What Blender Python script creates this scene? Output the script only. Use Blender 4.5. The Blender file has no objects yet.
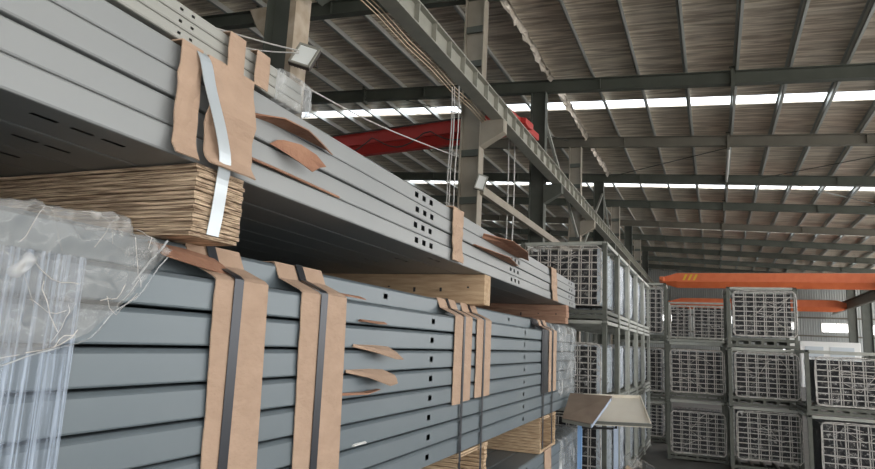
import bpy, bmesh, math, random
from mathutils import Vector, Matrix
R = random.Random(7)
S = bpy.context.scene
COL = S.collection

# ------------------------------------------------------------------ camera
cam = bpy.data.cameras.new('camera')
cam_o = bpy.data.objects.new('camera', cam)
COL.objects.link(cam_o)
rows = ((0.9296048599951289, 0.36551139991794335, 0.04728869636036159),
        (0.01733875305080177, -0.17153703322881697, 0.9850250828652534),
        (0.3681496596712817, -0.9148641772203572, -0.16579917165908423))
# rows = camera axes in columns: world = rows^T * cam
M3 = Matrix(rows).transposed()
cam_o.matrix_world = Matrix.Translation((0, 0, 1.7)) @ M3.to_4x4()
cam.sensor_width = 36.0
cam.lens = 632.0 / 875.0 * 36.0
cam.clip_start = 0.05
cam.clip_end = 400
S.camera = cam_o

# ------------------------------------------------------------------ world and exposure
W = bpy.data.worlds.new('world')
S.world = W
W.use_nodes = True
nt = W.node_tree
bg = nt.nodes['Background']
tc = nt.nodes.new('ShaderNodeTexCoord')
sep = nt.nodes.new('ShaderNodeSeparateXYZ')
ramp = nt.nodes.new('ShaderNodeValToRGB')
nt.links.new(tc.outputs['Generated'], sep.inputs[0])
nt.links.new(sep.outputs['Z'], ramp.inputs['Fac'])
nt.links.new(ramp.outputs['Color'], bg.inputs['Color'])
e = ramp.color_ramp.elements
e[0].position = 0.0
e[0].color = (1.0, 0.975, 0.94, 1)
e[1].position = 0.9
e[1].color = (0.62, 0.78, 1.0, 1)
bg.inputs['Strength'].default_value = 4.4
S.view_settings.view_transform = 'Standard'
S.view_settings.look = 'None'
S.view_settings.gamma = 1
S.view_settings.use_curve_mapping = False
S.view_settings.exposure = 0.12

TH = -0.03184118587600445      # the hall stands at a slight angle to the stacks
FLOOR = -0.25


# ------------------------------------------------------------------ materials
def mat(name, col, rough=0.5, metal=0.0, col2=None, scale=6.0, stretch=(1, 1, 1), bump=0.0, bscale=40.0,
        alpha=None, detail=4, lo=0.35, hi=0.7):
    m = bpy.data.materials.new(name)
    m.use_nodes = True
    n = m.node_tree.nodes
    l = m.node_tree.links
    p = n['Principled BSDF']
    p.inputs['Base Color'].default_value = (*col, 1)
    p.inputs['Roughness'].default_value = rough
    p.inputs['Metallic'].default_value = metal
    t = n.new('ShaderNodeTexCoord')
    mp = n.new('ShaderNodeMapping')
    mp.inputs['Scale'].default_value = stretch
    l.new(t.outputs['Object'], mp.inputs['Vector'])
    if col2 is not None:
        no = n.new('ShaderNodeTexNoise')
        no.inputs['Scale'].default_value = scale
        no.inputs['Detail'].default_value = detail
        l.new(mp.outputs[0], no.inputs['Vector'])
        r = n.new('ShaderNodeValToRGB')
        r.color_ramp.elements[0].position = lo
        r.color_ramp.elements[0].color = (*col, 1)
        r.color_ramp.elements[1].position = hi
        r.color_ramp.elements[1].color = (*col2, 1)
        l.new(no.outputs['Fac'], r.inputs['Fac'])
        l.new(r.outputs['Color'], p.inputs['Base Color'])
    if bump:
        nb = n.new('ShaderNodeTexNoise')
        nb.inputs['Scale'].default_value = bscale
        nb.inputs['Detail'].default_value = 3
        l.new(mp.outputs[0], nb.inputs['Vector'])
        b = n.new('ShaderNodeBump')
        b.inputs['Strength'].default_value = bump
        b.inputs['Distance'].default_value = 0.02
        l.new(nb.outputs['Fac'], b.inputs['Height'])
        l.new(b.outputs[0], p.inputs['Normal'])
    return m


def film(name, tint, lo, hi, scale, stretch, amin, amax, bump=0.6, rough=0.25):
    """clear plastic film: transparent, with whitish creases where the noise peaks"""
    m = bpy.data.materials.new(name)
    m.use_nodes = True
    n = m.node_tree.nodes
    l = m.node_tree.links
    n.clear()
    out = n.new('ShaderNodeOutputMaterial')
    mix = n.new('ShaderNodeMixShader')
    tr = n.new('ShaderNodeBsdfTransparent')
    tr.inputs['Color'].default_value = (0.94, 0.95, 0.96, 1)
    p = n.new('ShaderNodeBsdfPrincipled')
    p.inputs['Base Color'].default_value = (*tint, 1)
    p.inputs['Roughness'].default_value = rough
    t = n.new('ShaderNodeTexCoord')
    mp = n.new('ShaderNodeMapping')
    mp.inputs['Scale'].default_value = stretch
    l.new(t.outputs['Object'], mp.inputs['Vector'])
    no = n.new('ShaderNodeTexNoise')
    no.inputs['Scale'].default_value = scale
    no.inputs['Detail'].default_value = 5
    no.inputs['Distortion'].default_value = 0.6
    l.new(mp.outputs[0], no.inputs['Vector'])
    r = n.new('ShaderNodeMapRange')
    r.inputs['From Min'].default_value = lo
    r.inputs['From Max'].default_value = hi
    r.inputs['To Min'].default_value = amin
    r.inputs['To Max'].default_value = amax
    l.new(no.outputs['Fac'], r.inputs['Value'])
    b = n.new('ShaderNodeBump')
    b.inputs['Strength'].default_value = bump
    b.inputs['Distance'].default_value = 0.03
    l.new(no.outputs['Fac'], b.inputs['Height'])
    l.new(b.outputs[0], p.inputs['Normal'])
    l.new(r.outputs[0], mix.inputs['Fac'])
    l.new(tr.outputs[0], mix.inputs[1])
    l.new(p.outputs[0], mix.inputs[2])
    l.new(mix.outputs[0], out.inputs['Surface'])
    return m


M = {}
M['steel_low'] = mat('painted_steel_blue_grey', (0.122, 0.150, 0.165), 0.42, 0.15, (0.148, 0.175, 0.187), 3, (1, .3, 1))
M['steel_up'] = mat('painted_steel_pale_grey', (0.235, 0.245, 0.243), 0.42, 0.15, (0.275, 0.283, 0.277), 3, (1, .3, 1))
M['steel_thin'] = mat('painted_steel_sand_grey', (0.30, 0.30, 0.27), 0.45, 0.1, (0.34, 0.335, 0.30), 3, (1, .3, 1))
M['card'] = mat('cardboard', (0.375, 0.258, 0.180), 0.9, 0, (0.43, 0.30, 0.212), 8, (1, 1, 2), 0.25, 30)
M['card_dark'] = mat('brown_cardboard', (0.26, 0.125, 0.075), 0.9, 0, (0.38, 0.21, 0.13), 9, (1, 1, 1), 0.3, 40)
M['strap_dark'] = mat('dark_steel_strap', (0.045, 0.048, 0.055), 0.35, 0.6)
M['strap_light'] = mat('pale_strap', (0.46, 0.50, 0.52), 0.35, 0.35)
M['osb'] = mat('chipboard_layers', (0.20, 0.13, 0.08), 0.9, 0, (0.70, 0.53, 0.36), 6, (1.2, 3, 40), 0.5, 30, detail=8, lo=.38, hi=.62)
M['timber'] = mat('raw_timber', (0.36, 0.24, 0.14), 0.85, 0, (0.52, 0.38, 0.24), 5, (1, 4, 9), 0.3, 30)
M['timber_red'] = mat('reddish_timber', (0.26, 0.14, 0.09), 0.85, 0, (0.40, 0.24, 0.16), 5, (1, 4, 9), 0.3, 30)
M['ply'] = mat('plywood', (0.36, 0.24, 0.14), 0.85, 0, (0.64, 0.48, 0.31), 6, (2, 2, 30), 0.3, 30)
M['rack'] = mat('rack_frame_paint', (0.075, 0.08, 0.066), 0.5, 0.2, (0.12, 0.123, 0.10), 6)
M['rack_pale'] = mat('pale_rack_frame_paint', (0.30, 0.31, 0.275), 0.5, 0.2, (0.38, 0.385, 0.34), 6)
M['wire'] = mat('zinc_wire', (0.46, 0.43, 0.39), 0.45, 0.3)
M['wire_pale'] = mat('pale_zinc_wire', (0.55, 0.50, 0.45), 0.45, 0.3)
M['panel_grey'] = mat('pale_steel_panel', (0.46, 0.50, 0.53), 0.45, 0.3)
M['dark_core'] = mat('dark_steel_and_shade', (0.02, 0.02, 0.022), 0.8)  # dark steel, also used for painted shade inside the wire bundles
M['film'] = film('stretch_film', (0.55, 0.53, 0.50), 0.50, 0.76, 17, (1, 1, 1), 0.01, 0.7)
M['film_side'] = film('stretch_film_side', (0.80, 0.85, 0.92), 0.36, 0.62, 10, (1, 3, .25), 0.12, 0.9)
M['film_drape'] = film('crumpled_film', (0.62, 0.61, 0.58), 0.20, 0.62, 12, (1, 1, 1), 0.30, 0.95, 1.0, 0.14)
for _n in M['film_drape'].node_tree.nodes:
    if _n.type == 'TEX_NOISE':
        _n.noise_type = 'RIDGED_MULTIFRACTAL'
        _n.inputs['Distortion'].default_value = 0.3
M['film_strand'] = film('stretched_film_strands', (0.62, 0.72, 0.86), 0.40, 0.68, 30, (1, 3, .05), 0.10, 0.70, 0.7, 0.2)
M['film_fold'] = film('film_folds', (0.66, 0.62, 0.57), 0.3, 0.6, 12, (1, 1, 1), 0.25, 0.9)
M['film_end'] = film('pack_end_film', (0.60, 0.61, 0.60), 0.42, 0.7, 16, (1, 1, .4), 0.15, 0.85, .5)
M['col_tan'] = mat('tan_painted_steel', (0.25, 0.22, 0.175), 0.6, 0.1, (0.31, 0.275, 0.22), 2)
M['col_dark'] = mat('dark_green_steel', (0.068, 0.075, 0.062), 0.55, 0.1, (0.09, 0.095, 0.08), 2)
M['raf_dark'] = mat('rafter_green_grey', (0.066, 0.073, 0.058), 0.6, 0.1, (0.085, 0.093, 0.075), 2)
M['raf_tan'] = mat('rafter_tan_grey', (0.125, 0.115, 0.09), 0.6, 0.1, (0.15, 0.138, 0.11), 2)
M['purlin'] = mat('galvanised_purlin', (0.50, 0.51, 0.48), 0.45, 0.4)
M['girder'] = mat('crane_girder_paint', (0.27, 0.27, 0.23), 0.55, 0.15, (0.33, 0.32, 0.27), 3)
M['orange'] = mat('orange_paint', (0.62, 0.135, 0.045), 0.5, 0, (0.68, 0.17, 0.06), 2)
M['red'] = mat('red_paint', (0.40, 0.026, 0.020), 0.5, 0, (0.46, 0.036, 0.028), 2)
M['yellow'] = mat('yellow_paint', (0.7, 0.45, 0.03), 0.5)
M['brass'] = mat('conductor_copper', (0.42, 0.32, 0.21), 0.45, 0.4)
M['white'] = mat('white_paint', (0.75, 0.75, 0.72), 0.5)
M['cable_w'] = mat('pale_cable', (0.55, 0.53, 0.50), 0.6)
M['cable_k'] = mat('dark_cable', (0.06, 0.05, 0.045), 0.6)
M['blue_steel'] = mat('blue_steel_legs', (0.20, 0.36, 0.62), 0.4, 0.1)
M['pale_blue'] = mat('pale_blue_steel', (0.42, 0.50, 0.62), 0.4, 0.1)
M['tray_out'] = mat('tray_grey_steel', (0.20, 0.205, 0.18), 0.45, 0.3)
M['tray_in'] = mat('tray_sand_inside', (0.74, 0.68, 0.57), 0.6, 0, (0.80, 0.74, 0.63), 5)
M['tray_brown'] = mat('brown_board', (0.15, 0.11, 0.08), 0.7, 0, (0.20, 0.15, 0.11), 6)
M['floor'] = mat('concrete', (0.10, 0.092, 0.082), 0.6, 0, (0.15, 0.14, 0.125), 1.5, bump=0.1)
M['cladding'] = mat('wall_cladding', (0.36, 0.38, 0.37), 0.5, 0.2)
M['lens'] = mat('lamp_glass', (0.82, 0.85, 0.83), 0.45)
M['rust'] = mat('weathered_tan', (0.30, 0.24, 0.17), 0.7, 0, (0.42, 0.35, 0.27), 5)


def foil():
    m = bpy.data.materials.new('roof_foil')
    m.use_nodes = True
    n = m.node_tree.nodes
    l = m.node_tree.links
    p = n['Principled BSDF']
    p.inputs['Metallic'].default_value = 0.5
    p.inputs['Roughness'].default_value = 0.34
    t = n.new('ShaderNodeTexCoord')
    mp = n.new('ShaderNodeMapping')
    mp.inputs['Scale'].default_value = (0.40, 4.5, 1)
    l.new(t.outputs['Object'], mp.inputs[0])
    a = n.new('ShaderNodeTexNoise')
    a.inputs['Scale'].default_value = 1.6
    a.inputs['Detail'].default_value = 7
    a.inputs['Distortion'].default_value = 0.5
    l.new(mp.outputs[0], a.inputs['Vector'])
    r = n.new('ShaderNodeValToRGB')
    r.color_ramp.elements[0].position = 0.40
    r.color_ramp.elements[0].color = (0.46, 0.375, 0.29, 1)  # warm brown puts the floor's reflection into the silver foil's colour
    r.color_ramp.elements[1].position = 0.62
    r.color_ramp.elements[1].color = (0.92, 0.82, 0.68, 1)
    l.new(a.outputs['Fac'], r.inputs[0])
    l.new(r.outputs[0], p.inputs['Base Color'])
    b = n.new('ShaderNodeBump')
    b.inputs['Strength'].default_value = 1.0
    b.inputs['Distance'].default_value = 0.16
    l.new(a.outputs['Fac'], b.inputs['Height'])
    l.new(b.outputs[0], p.inputs['Normal'])
    return m


M['foil'] = foil()


M['foil_loose'] = mat('loose_foil', (0.42, 0.37, 0.31), .4, .3, (0.62, 0.56, 0.48), 5)


def translucent():
    m = bpy.data.materials.new('translucent_sheet')
    m.use_nodes = True
    n = m.node_tree.nodes
    l = m.node_tree.links
    n.clear()
    out = n.new('ShaderNodeOutputMaterial')
    mix = n.new('ShaderNodeMixShader')
    mix.inputs[0].default_value = 0.35
    a = n.new('ShaderNodeBsdfTransparent')
    a.inputs[0].default_value = (0.95, 0.95, 0.92, 1)
    b = n.new('ShaderNodeBsdfTranslucent')
    b.inputs[0].default_value = (0.9, 0.9, 0.86, 1)
    l.new(a.outputs[0], mix.inputs[1])
    l.new(b.outputs[0], mix.inputs[2])
    l.new(mix.outputs[0], out.inputs[0])
    return m


M['skylight'] = translucent()


# ------------------------------------------------------------------ mesh helpers
class MB:
    def __init__(s):
        s.v = []
        s.f = []

    def add(s, vs, fs):
        o = len(s.v)
        s.v += [tuple(x) for x in vs]
        s.f += [tuple(i + o for i in f) for f in fs]

    def box(s, a, b, rot=None, piv=None):
        x0, y0, z0 = a
        x1, y1, z1 = b
        vs = [Vector(p) for p in ((x0, y0, z0), (x1, y0, z0), (x1, y1, z0), (x0, y1, z0),
                                  (x0, y0, z1), (x1, y0, z1), (x1, y1, z1), (x0, y1, z1))]
        if rot is not None:
            c = Vector(piv) if piv else sum(vs, Vector()) / 8
            vs = [c + rot @ (p - c) for p in vs]
        s.add(vs, [(0, 3, 2, 1), (4, 5, 6, 7), (0, 1, 5, 4), (1, 2, 6, 5), (2, 3, 7, 6), (3, 0, 4, 7)])

    def bar(s, p, q, w, h=None, up=(0, 0, 1)):
        """square bar from p to q"""
        h = h or w
        p = Vector(p)
        q = Vector(q)
        d = (q - p).normalized()
        u = Vector(up)
        if abs(d.dot(u)) > .95:
            u = Vector((1, 0, 0))
        a = d.cross(u).normalized() * w / 2
        b = a.cross(d).normalized() * h / 2
        vs = [p - a - b, p + a - b, p + a + b, p - a + b, q - a - b, q + a - b, q + a + b, q - a + b]
        s.add(vs, [(0, 3, 2, 1), (4, 5, 6, 7), (0, 1, 5, 4), (1, 2, 6, 5), (2, 3, 7, 6), (3, 0, 4, 7)])

    def tube(s, pts, r, n=6):
        pts = [Vector(p) for p in pts]
        o = len(s.v)
        for i, p in enumerate(pts):
            d = (pts[min(i + 1, len(pts) - 1)] - pts[max(i - 1, 0)]).normalized()
            u = Vector((0, 0, 1)) if abs(d.z) < .9 else Vector((1, 0, 0))
            a = d.cross(u).normalized()
            b = d.cross(a)
            for k in range(n):
                t = 2 * math.pi * k / n
                s.v.append(tuple(p + a * math.cos(t) * r + b * math.sin(t) * r))
        for i in range(len(pts) - 1):
            for k in range(n):
                s.f.append((o + i * n + k, o + i * n + (k + 1) % n, o + (i + 1) * n + (k + 1) % n, o + (i + 1) * n + k))
        s.f.append(tuple(o + k for k in range(n))[::-1])
        s.f.append(tuple(o + (len(pts) - 1) * n + k for k in range(n)))

    def build(s, name, m, parent=None, smooth=False, bevel=0, origin=None):
        me = bpy.data.meshes.new(name)
        off = Vector(origin) if origin else Vector((0, 0, 0))
        me.from_pydata([tuple(Vector(v) - off) for v in s.v], [], s.f)
        me.update()
        bm = bmesh.new()
        bm.from_mesh(me)
        bmesh.ops.recalc_face_normals(bm, faces=bm.faces)
        bm.to_mesh(me)
        bm.free()
        me.materials.append(m)
        if smooth:
            for p in me.polygons:
                p.use_smooth = True
        o = bpy.data.objects.new(name, me)
        COL.objects.link(o)
        if parent:
            o.parent = parent
        o.location = off
        if bevel:
            b = o.modifiers.new('bevel', 'BEVEL')
            b.width = bevel
            b.segments = 2
            b.limit_method = 'ANGLE'
        return o


def tag(o, label=None, cat=None, group=None, kind=None):
    if label:
        o['label'] = label
    if cat:
        o['category'] = cat
    if group:
        o['group'] = group
    if kind:
        o['kind'] = kind
    return o


def empty(name, loc=(0, 0, 0), rz=0):
    o = bpy.data.objects.new(name, None)
    o.empty_display_size = .1
    COL.objects.link(o)
    o.location = loc
    o.rotation_euler.z = rz
    return o


def hall(o, label=None, cat=None, group=None, kind=None):
    """turn an object laid out on the hall's own axes into the hall's direction"""
    l = Vector(o.location)
    o.location = Matrix.Rotation(TH, 3, 'Z') @ l
    o.rotation_euler.z += TH
    return tag(o, label, cat, group, kind)


def copy_tree(o, parent=None):
    c = o.copy()
    COL.objects.link(c)
    c.parent = parent
    for ch in o.children:
        copy_tree(ch, c)
    return c


def solid(o, t, offset=0):
    m = o.modifiers.new('solid', 'SOLIDIFY')
    m.thickness = t
    m.offset = offset
    return o


def hp(x, y, z):
    v = Matrix.Rotation(TH, 3, 'Z') @ Vector((x, y, z))
    return v


def ordinal(k):
    return ['lowest', 'second', 'third', 'fourth', 'fifth', 'sixth', 'seventh', 'eighth', 'ninth'][k]


# ------------------------------------------------------------------ THE HALL
def zb(x):               # underside of the rafters
    return 9.72 - 0.072 * x


def zr(x):               # underside of the foil
    return zb(x) + 0.63


XL, XR, YN, YF = -34.0, 19.0, -8.0, 75.0
mb = MB()
mb.box((XL, YN, FLOOR - .2), (XR, YF, FLOOR))
hall(mb.build('floor', M['floor']), 'dark grey concrete floor of the hall', 'floor', kind='structure')

SKY = [(-2.6, -1.8), (9.9, 10.7), (22.35, 23.15), (34.8, 35.55), (47.2, 47.95), (59.6, 60.3)]  # two nearest strips are unseen, added at the same spacing to light the packs
edges = [YN - 0.5]
for a, b in SKY:
    edges += [a, b]
edges.append(YF + .5)
mb = MB()
for i in range(0, len(edges), 2):
    y0, y1 = edges[i], edges[i + 1]
    vs = [(XL, y0, zr(XL)), (XR, y0, zr(XR)), (XR, y1, zr(XR)), (XL, y1, zr(XL)),
          (XL, y0, zr(XL) + .08), (XR, y0, zr(XR) + .08), (XR, y1, zr(XR) + .08), (XL, y1, zr(XL) + .08)]
    mb.add(vs, [(0, 3, 2, 1), (4, 5, 6, 7), (0, 1, 5, 4), (1, 2, 6, 5), (2, 3, 7, 6), (3, 0, 4, 7)])
hall(mb.build('ceiling', M['foil']), 'wrinkled silver foil lining under the sloping metal roof', 'ceiling', kind='structure')
for i, (a, b) in enumerate(SKY):
    mb = MB()
    mb.add([(XL, a, zr(XL) + .04), (XR, a, zr(XR) + .04), (XR, b, zr(XR) + .04), (XL, b, zr(XL) + .04)], [(0, 1, 2, 3)])
    hall(mb.build('window_%d' % (i + 1), M['skylight']), 'bright translucent skylight strip across the roof', 'skylight', kind='structure')

# back wall of ribbed sheet with windows
mb = MB()
YB = 74.0
wins = [(9.9, 12.6, 4.35, 5.3), (14.2, 15.2, 4.25, 5.2), (6.4, 7.5, 2.4, 3.4), (7.1, 7.7, 4.5, 5.4), (15.6, 16.8, 2.2, 3.2),
        (0.0, 2.4, 4.9, 5.8), (-6.0, -3.5, 5.0, 5.8), (-12, -9, 5, 5.8), (-18, -15, 5, 5.8)]
x = XL
while x < XR:
    x1 = x + .22
    segs = [(FLOOR, zr(x))]
    for (a, b, c, d) in wins:
        if a < x + .11 < b:
            ns = []
            for (s0, s1) in segs:
                if s0 < c and s1 > d:
                    ns += [(s0, c), (d, s1)]
                else:
                    ns.append((s0, s1))
            segs = ns
    for s0, s1 in segs:
        mb.add([(x, YB, s0), (x + .12, YB, s0), (x + .15, YB - .07, s0), (x + .19, YB - .07, s0), (x + .22, YB, s0),
                (x, YB, s1), (x + .12, YB, s1), (x + .15, YB - .07, s1), (x + .19, YB - .07, s1), (x + .22, YB, s1)],
               [(0, 1, 6, 5), (1, 2, 7, 6), (2, 3, 8, 7), (3, 4, 9, 8)])
    x = x1
hall(mb.build('wall_back', M['cladding']), 'ribbed grey sheet metal wall at the end of the hall', 'wall', kind='structure')
for i, (a, b, c, d) in enumerate(wins):
    mb = MB()
    for p, q in (((a, YB - .1, c), (b, YB, c + .06)), ((a, YB - .1, d - .06), (b, YB, d)), ((a, YB - .1, c), (a + .06, YB, d)),
                 ((b - .06, YB - .1, c), (b, YB, d)), (((a + b) / 2 - .03, YB - .1, c), ((a + b) / 2 + .03, YB, d))):
        mb.box(p, q)
    w = hall(mb.build('window_%d' % (i + 11), M['white']), 'small bright window in the ribbed end wall', 'window', kind='structure')
    g = MB()
    g.add([(a, YB - .04, c), (b, YB - .04, c), (b, YB - .04, d), (a, YB - .04, d)], [(0, 1, 2, 3)])
    g.build('pane', M['skylight'], w)
mb = MB()
for z in (3.9, 5.7, 2.0):
    mb.box((XL, YB - .3, z), (XR, YB - .1, z + .14))
hall(mb.build('trim_1', M['raf_tan']), 'horizontal rails on the end wall', 'wall rail', kind='structure')

# left wall far off
mb = MB()
y = YN
while y < YF:
    mb.add([(XL, y, FLOOR), (XL, y + .25, FLOOR), (XL + .08, y + .3, FLOOR), (XL + .08, y + .4, FLOOR), (XL, y + .5, FLOOR),
            (XL, y, zr(XL)), (XL, y + .25, zr(XL)), (XL + .08, y + .3, zr(XL)), (XL + .08, y + .4, zr(XL)), (XL, y + .5, zr(XL))],
           [(0, 1, 6, 5), (1, 2, 7, 6), (2, 3, 8, 7), (3, 4, 9, 8)])
    y += .5
hall(mb.build('wall_left', M['cladding']), 'ribbed sheet wall along the far side of the hall', 'wall', kind='structure')

mb = MB()  # unseen near wall, added to darken the faces turned towards it
x = XL
while x < XR - .5:
    lo = 5.6 if -1.0 < x < 13.0 else FLOOR          # doorway opened in the added wall to light the racks
    mb.add([(x, YN, lo), (x + .25, YN, lo), (x + .3, YN + .08, lo), (x + .4, YN + .08, lo), (x + .5, YN, lo),
            (x, YN, zr(x)), (x + .25, YN, zr(x)), (x + .3, YN + .08, zr(x)), (x + .4, YN + .08, zr(x)), (x + .5, YN, zr(x))],
           [(0, 1, 6, 5), (1, 2, 7, 6), (2, 3, 8, 7), (3, 4, 9, 8)])
    x += .5
hall(mb.build('wall_front_unseen', M['cladding']), 'unseen ribbed sheet wall added at the near end to shape the light, with a big doorway opened for daylight', 'wall', kind='structure')

# rafters (I sections across the hall)
RY = [13.6, 19.8, 26.0, 32.0, 38.0, 44.3, 50.0, 56.0, 62.0, 68.0]
for i, y in enumerate(RY):
    mb = MB()
    d = .41
    def slab(x0, x1, ya, yb, dz0, dz1):
        mb.add([(x0, ya, zb(x0) + dz0), (x1, ya, zb(x1) + dz0), (x1, yb, zb(x1) + dz0), (x0, yb, zb(x0) + dz0),
                (x0, ya, zb(x0) + dz1), (x1, ya, zb(x1) + dz1), (x1, yb, zb(x1) + dz1), (x0, yb, zb(x0) + dz1)],
               [(0, 3, 2, 1), (4, 5, 6, 7), (0, 1, 5, 4), (1, 2, 6, 5), (2, 3, 7, 6), (3, 0, 4, 7)])
    slab(XL, XR, y - .12, y + .12, 0, .025)
    slab(XL, XR, y - .12, y + .12, d - .025, d)
    slab(XL, XR, y - .012, y + .012, .02, d - .02)
    for xs in [-20, -14.5, -9.5, -3.2, 5.2, 10.0, 15.0]:
        slab(xs, xs + .02, y - .11, y + .11, .02, d - .02)
    m = M['raf_tan'] if i in (2, 5) else M['raf_dark']
    r = hall(mb.build('roof_beam', m), None, 'roof beam', 'roof beams across the hall', 'structure')
    r['label'] = '%s sloping roof beam across the hall, %s from the near end' % (
        'tan grey' if i in (2, 5) else 'dark green grey', ['first', 'second', 'third', 'fourth', 'fifth', 'sixth', 'seventh', 'eighth', 'ninth', 'tenth'][i])
    sp = MB()
    for xs in (0.70, -12.0):
        sp.box((xs - .05, y - .16, zb(xs) - .10), (xs + .05, y + .16, zb(xs) + d + .04))
        for k in range(4):
            sp.box((xs - .09, y - .10, zb(xs) - .06 + k * .19), (xs + .09, y - .06, zb(xs) - .02 + k * .19))
    sp.build('splice_plate', m, r)

# purlins
k = 0
x = -21.62
while x < 18:
    mb = MB()
    z = zb(x) + .41
    mb.box((x - .012, YN, z), (x + .012, YF, z + .22))
    mb.box((x - .012, YN, z), (x + .085, YF, z + .014))
    mb.box((x - .07, YN, z + .206), (x + .012, YF, z + .22))
    hall(mb.build('purlin', M['purlin']), 'galvanised purlin running the length of the hall under the foil lining', 'purlin', 'roof purlins', 'structure')
    x += 1.40
# thin wind bracing rods
rods = [((2.2, 32, .35), (8.5, 38, .35)), ((8.5, 26, .3), (2.2, 32, .3)), ((-4.6, 32, .3), (2.0, 26, .3)), ((-11.5, 19.8, .3), (-5.5, 26, .3)),
        ((9.8, 38, .3), (14.5, 44, .3))]
for a, b in rods:
    mb = MB()
    mb.tube([(a[0], a[1], zb(a[0]) + a[2]), (b[0], b[1], zb(b[0]) + b[2])], .018)
    hall(mb.build('bracing_rod', M['col_dark']), 'thin diagonal bracing rod under the roof lining', 'bracing rod', 'roof bracing rods', 'structure')
mb = MB()
mb.tube([(0.72, 26, zb(.7) + .1), (0.72, 32, zb(.7) + .1)], .06)
hall(mb.build('roof_strut', M['purlin']), 'pale round strut between the third and fourth roof beams', 'roof strut', kind='structure')

# columns of the crane line
CX = -5.2
def column(y, m, x=CX, w=.5, top=None, tan=False):
    top = top or zb(x)
    mb = MB()
    mb.box((x - w / 2, y - .16, FLOOR), (x - w / 2 + .025, y + .16, top))
    mb.box((x + w / 2 - .025, y - .16, FLOOR), (x + w / 2, y + .16, top))
    mb.box((x - w / 2 + .02, y - .012, FLOOR), (x + w / 2 - .02, y + .012, top))
    return mb
col_y = [(6.7, 'dark grey steel column with a tan flange, nearest of the crane line', 'col_dark'),
         (13.6, 'tan steel column with dark batten holes beside the grey stack', 'col_tan'),
         (19.8, 'dark green steel column under the second roof beam', 'col_dark'),
         (26.0, 'tan steel column under the third roof beam', 'col_tan'),
         (32.0, 'dark steel column under the fourth roof beam', 'col_dark'),
         (38.0, 'tan steel column under the fifth roof beam', 'col_tan'),
         (44.3, 'dark steel column under the sixth roof beam', 'col_dark'),
         (50.0, 'tan steel column under the seventh roof beam', 'col_tan'),
         (56.0, 'dark steel column under the eighth roof beam', 'col_dark')]
for y, lab, m in col_y:
    c = hall(column(y, None, CX - (.22 if y == 6.7 else 0)).build('column', M[m]), lab, 'column', 'columns of the crane line', 'structure')
    if y < 50:
        b = MB()
        zt = 6.88
        xa, xb = CX + .25, -4.38
        b.add([(xa, y - .14, zt - .62), (xa, y + .14, zt - .62), (xb, y + .14, zt - .3), (xb, y - .14, zt - .3),
               (xa, y - .14, zt), (xa, y + .14, zt), (xb, y + .14, zt), (xb, y - .14, zt)],
              [(0, 3, 2, 1), (4, 5, 6, 7), (0, 1, 5, 4), (1, 2, 6, 5), (2, 3, 7, 6), (3, 0, 4, 7)])
        b.build('bracket', M[m], c)
    if m == 'col_tan':
        b = MB()
        for z in [4.9, 6.05, 7.5, 8.3, 9.2]:
            b.box((CX - .22, y - .10, z), (CX + .22, y - .04, z + .16))
        b.build('batten_plate', M['col_dark'], c)
    if y == 6.7:
        b = MB()
        b.box((CX - .06, y - .17, FLOOR), (CX + .042, y + .17, zb(CX)))
        b.build('flange_cover', M['rust'], c)

# crane girder beside the columns
mb = MB()
GX, GT, GB = -4.55, 7.33, 6.92
mb.box((GX - .015, -6, GB), (GX + .015, YF - 2, GT))
mb.box((GX - .15, -6, GB - .03), (GX + .15, YF - 2, GB))
mb.box((GX - .12, -6, GT), (GX + .12, YF - 2, GT + .03))
gr = hall(mb.build('crane_girder', M['girder']), 'pale green I-beam crane girder on the column brackets', 'crane girder', kind='structure')
y = -5.5
st = MB()
while y < 70:
    st.box((GX + .012, y - .012, GB), (GX + .11, y + .012, GT))
    st.box((GX - .11, y - .012, GB), (GX - .012, y + .012, GT))
    y += .72
st.build('stiffener', M['girder'], gr)
rl = MB()
rl.box((GX - .04, -6, GT + .03), (GX + .04, YF - 2, GT + .12))
rl.build('crane_rail', M['rust'], gr)
for k, (dx, dz) in enumerate([(-.24, .0), (-.29, -.03), (-.34, -.06)]):
    c = MB()
    pts = [(GX + dx, -5 + i * 1.1, GB + dz - .04 * (i % 2)) for i in range(19)]
    c.tube(pts, .010)
    hall(c.build('conductor_bar', M['brass']),
         ['copper conductor bar next to the crane girder', 'middle copper conductor bar of the three by the girder', 'copper conductor bar furthest out from the crane girder'][k],
         'conductor bar', 'conductor bars along the crane girder')

# ties along the column line
mb = MB()
mb.box((-4.98, 13.6, 5.13), (-4.86, 26, 5.33))
hall(mb.build('tie_beam', M['col_tan']), 'tan tie beam running level between the columns', 'tie beam', kind='structure')
for (a, b, lab) in [((-5.0, 26.2, 5.6), (-5.0, 31.8, 9.4), 'pale diagonal brace behind the tan column of the third beam'),
                    ((-5.0, 32.2, 9.3), (-5.0, 37.8, 5.6), 'pale diagonal brace between fourth and fifth columns'),
                    ((-5.05, 20.0, 9.2), (-5.05, 25.8, 6.2), 'thin pale brace between second and third columns')]:
    mb = MB()
    mb.bar(a, b, .09)
    hall(mb.build('diagonal_brace', M['rack_pale']), lab, 'brace', kind='structure')
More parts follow.
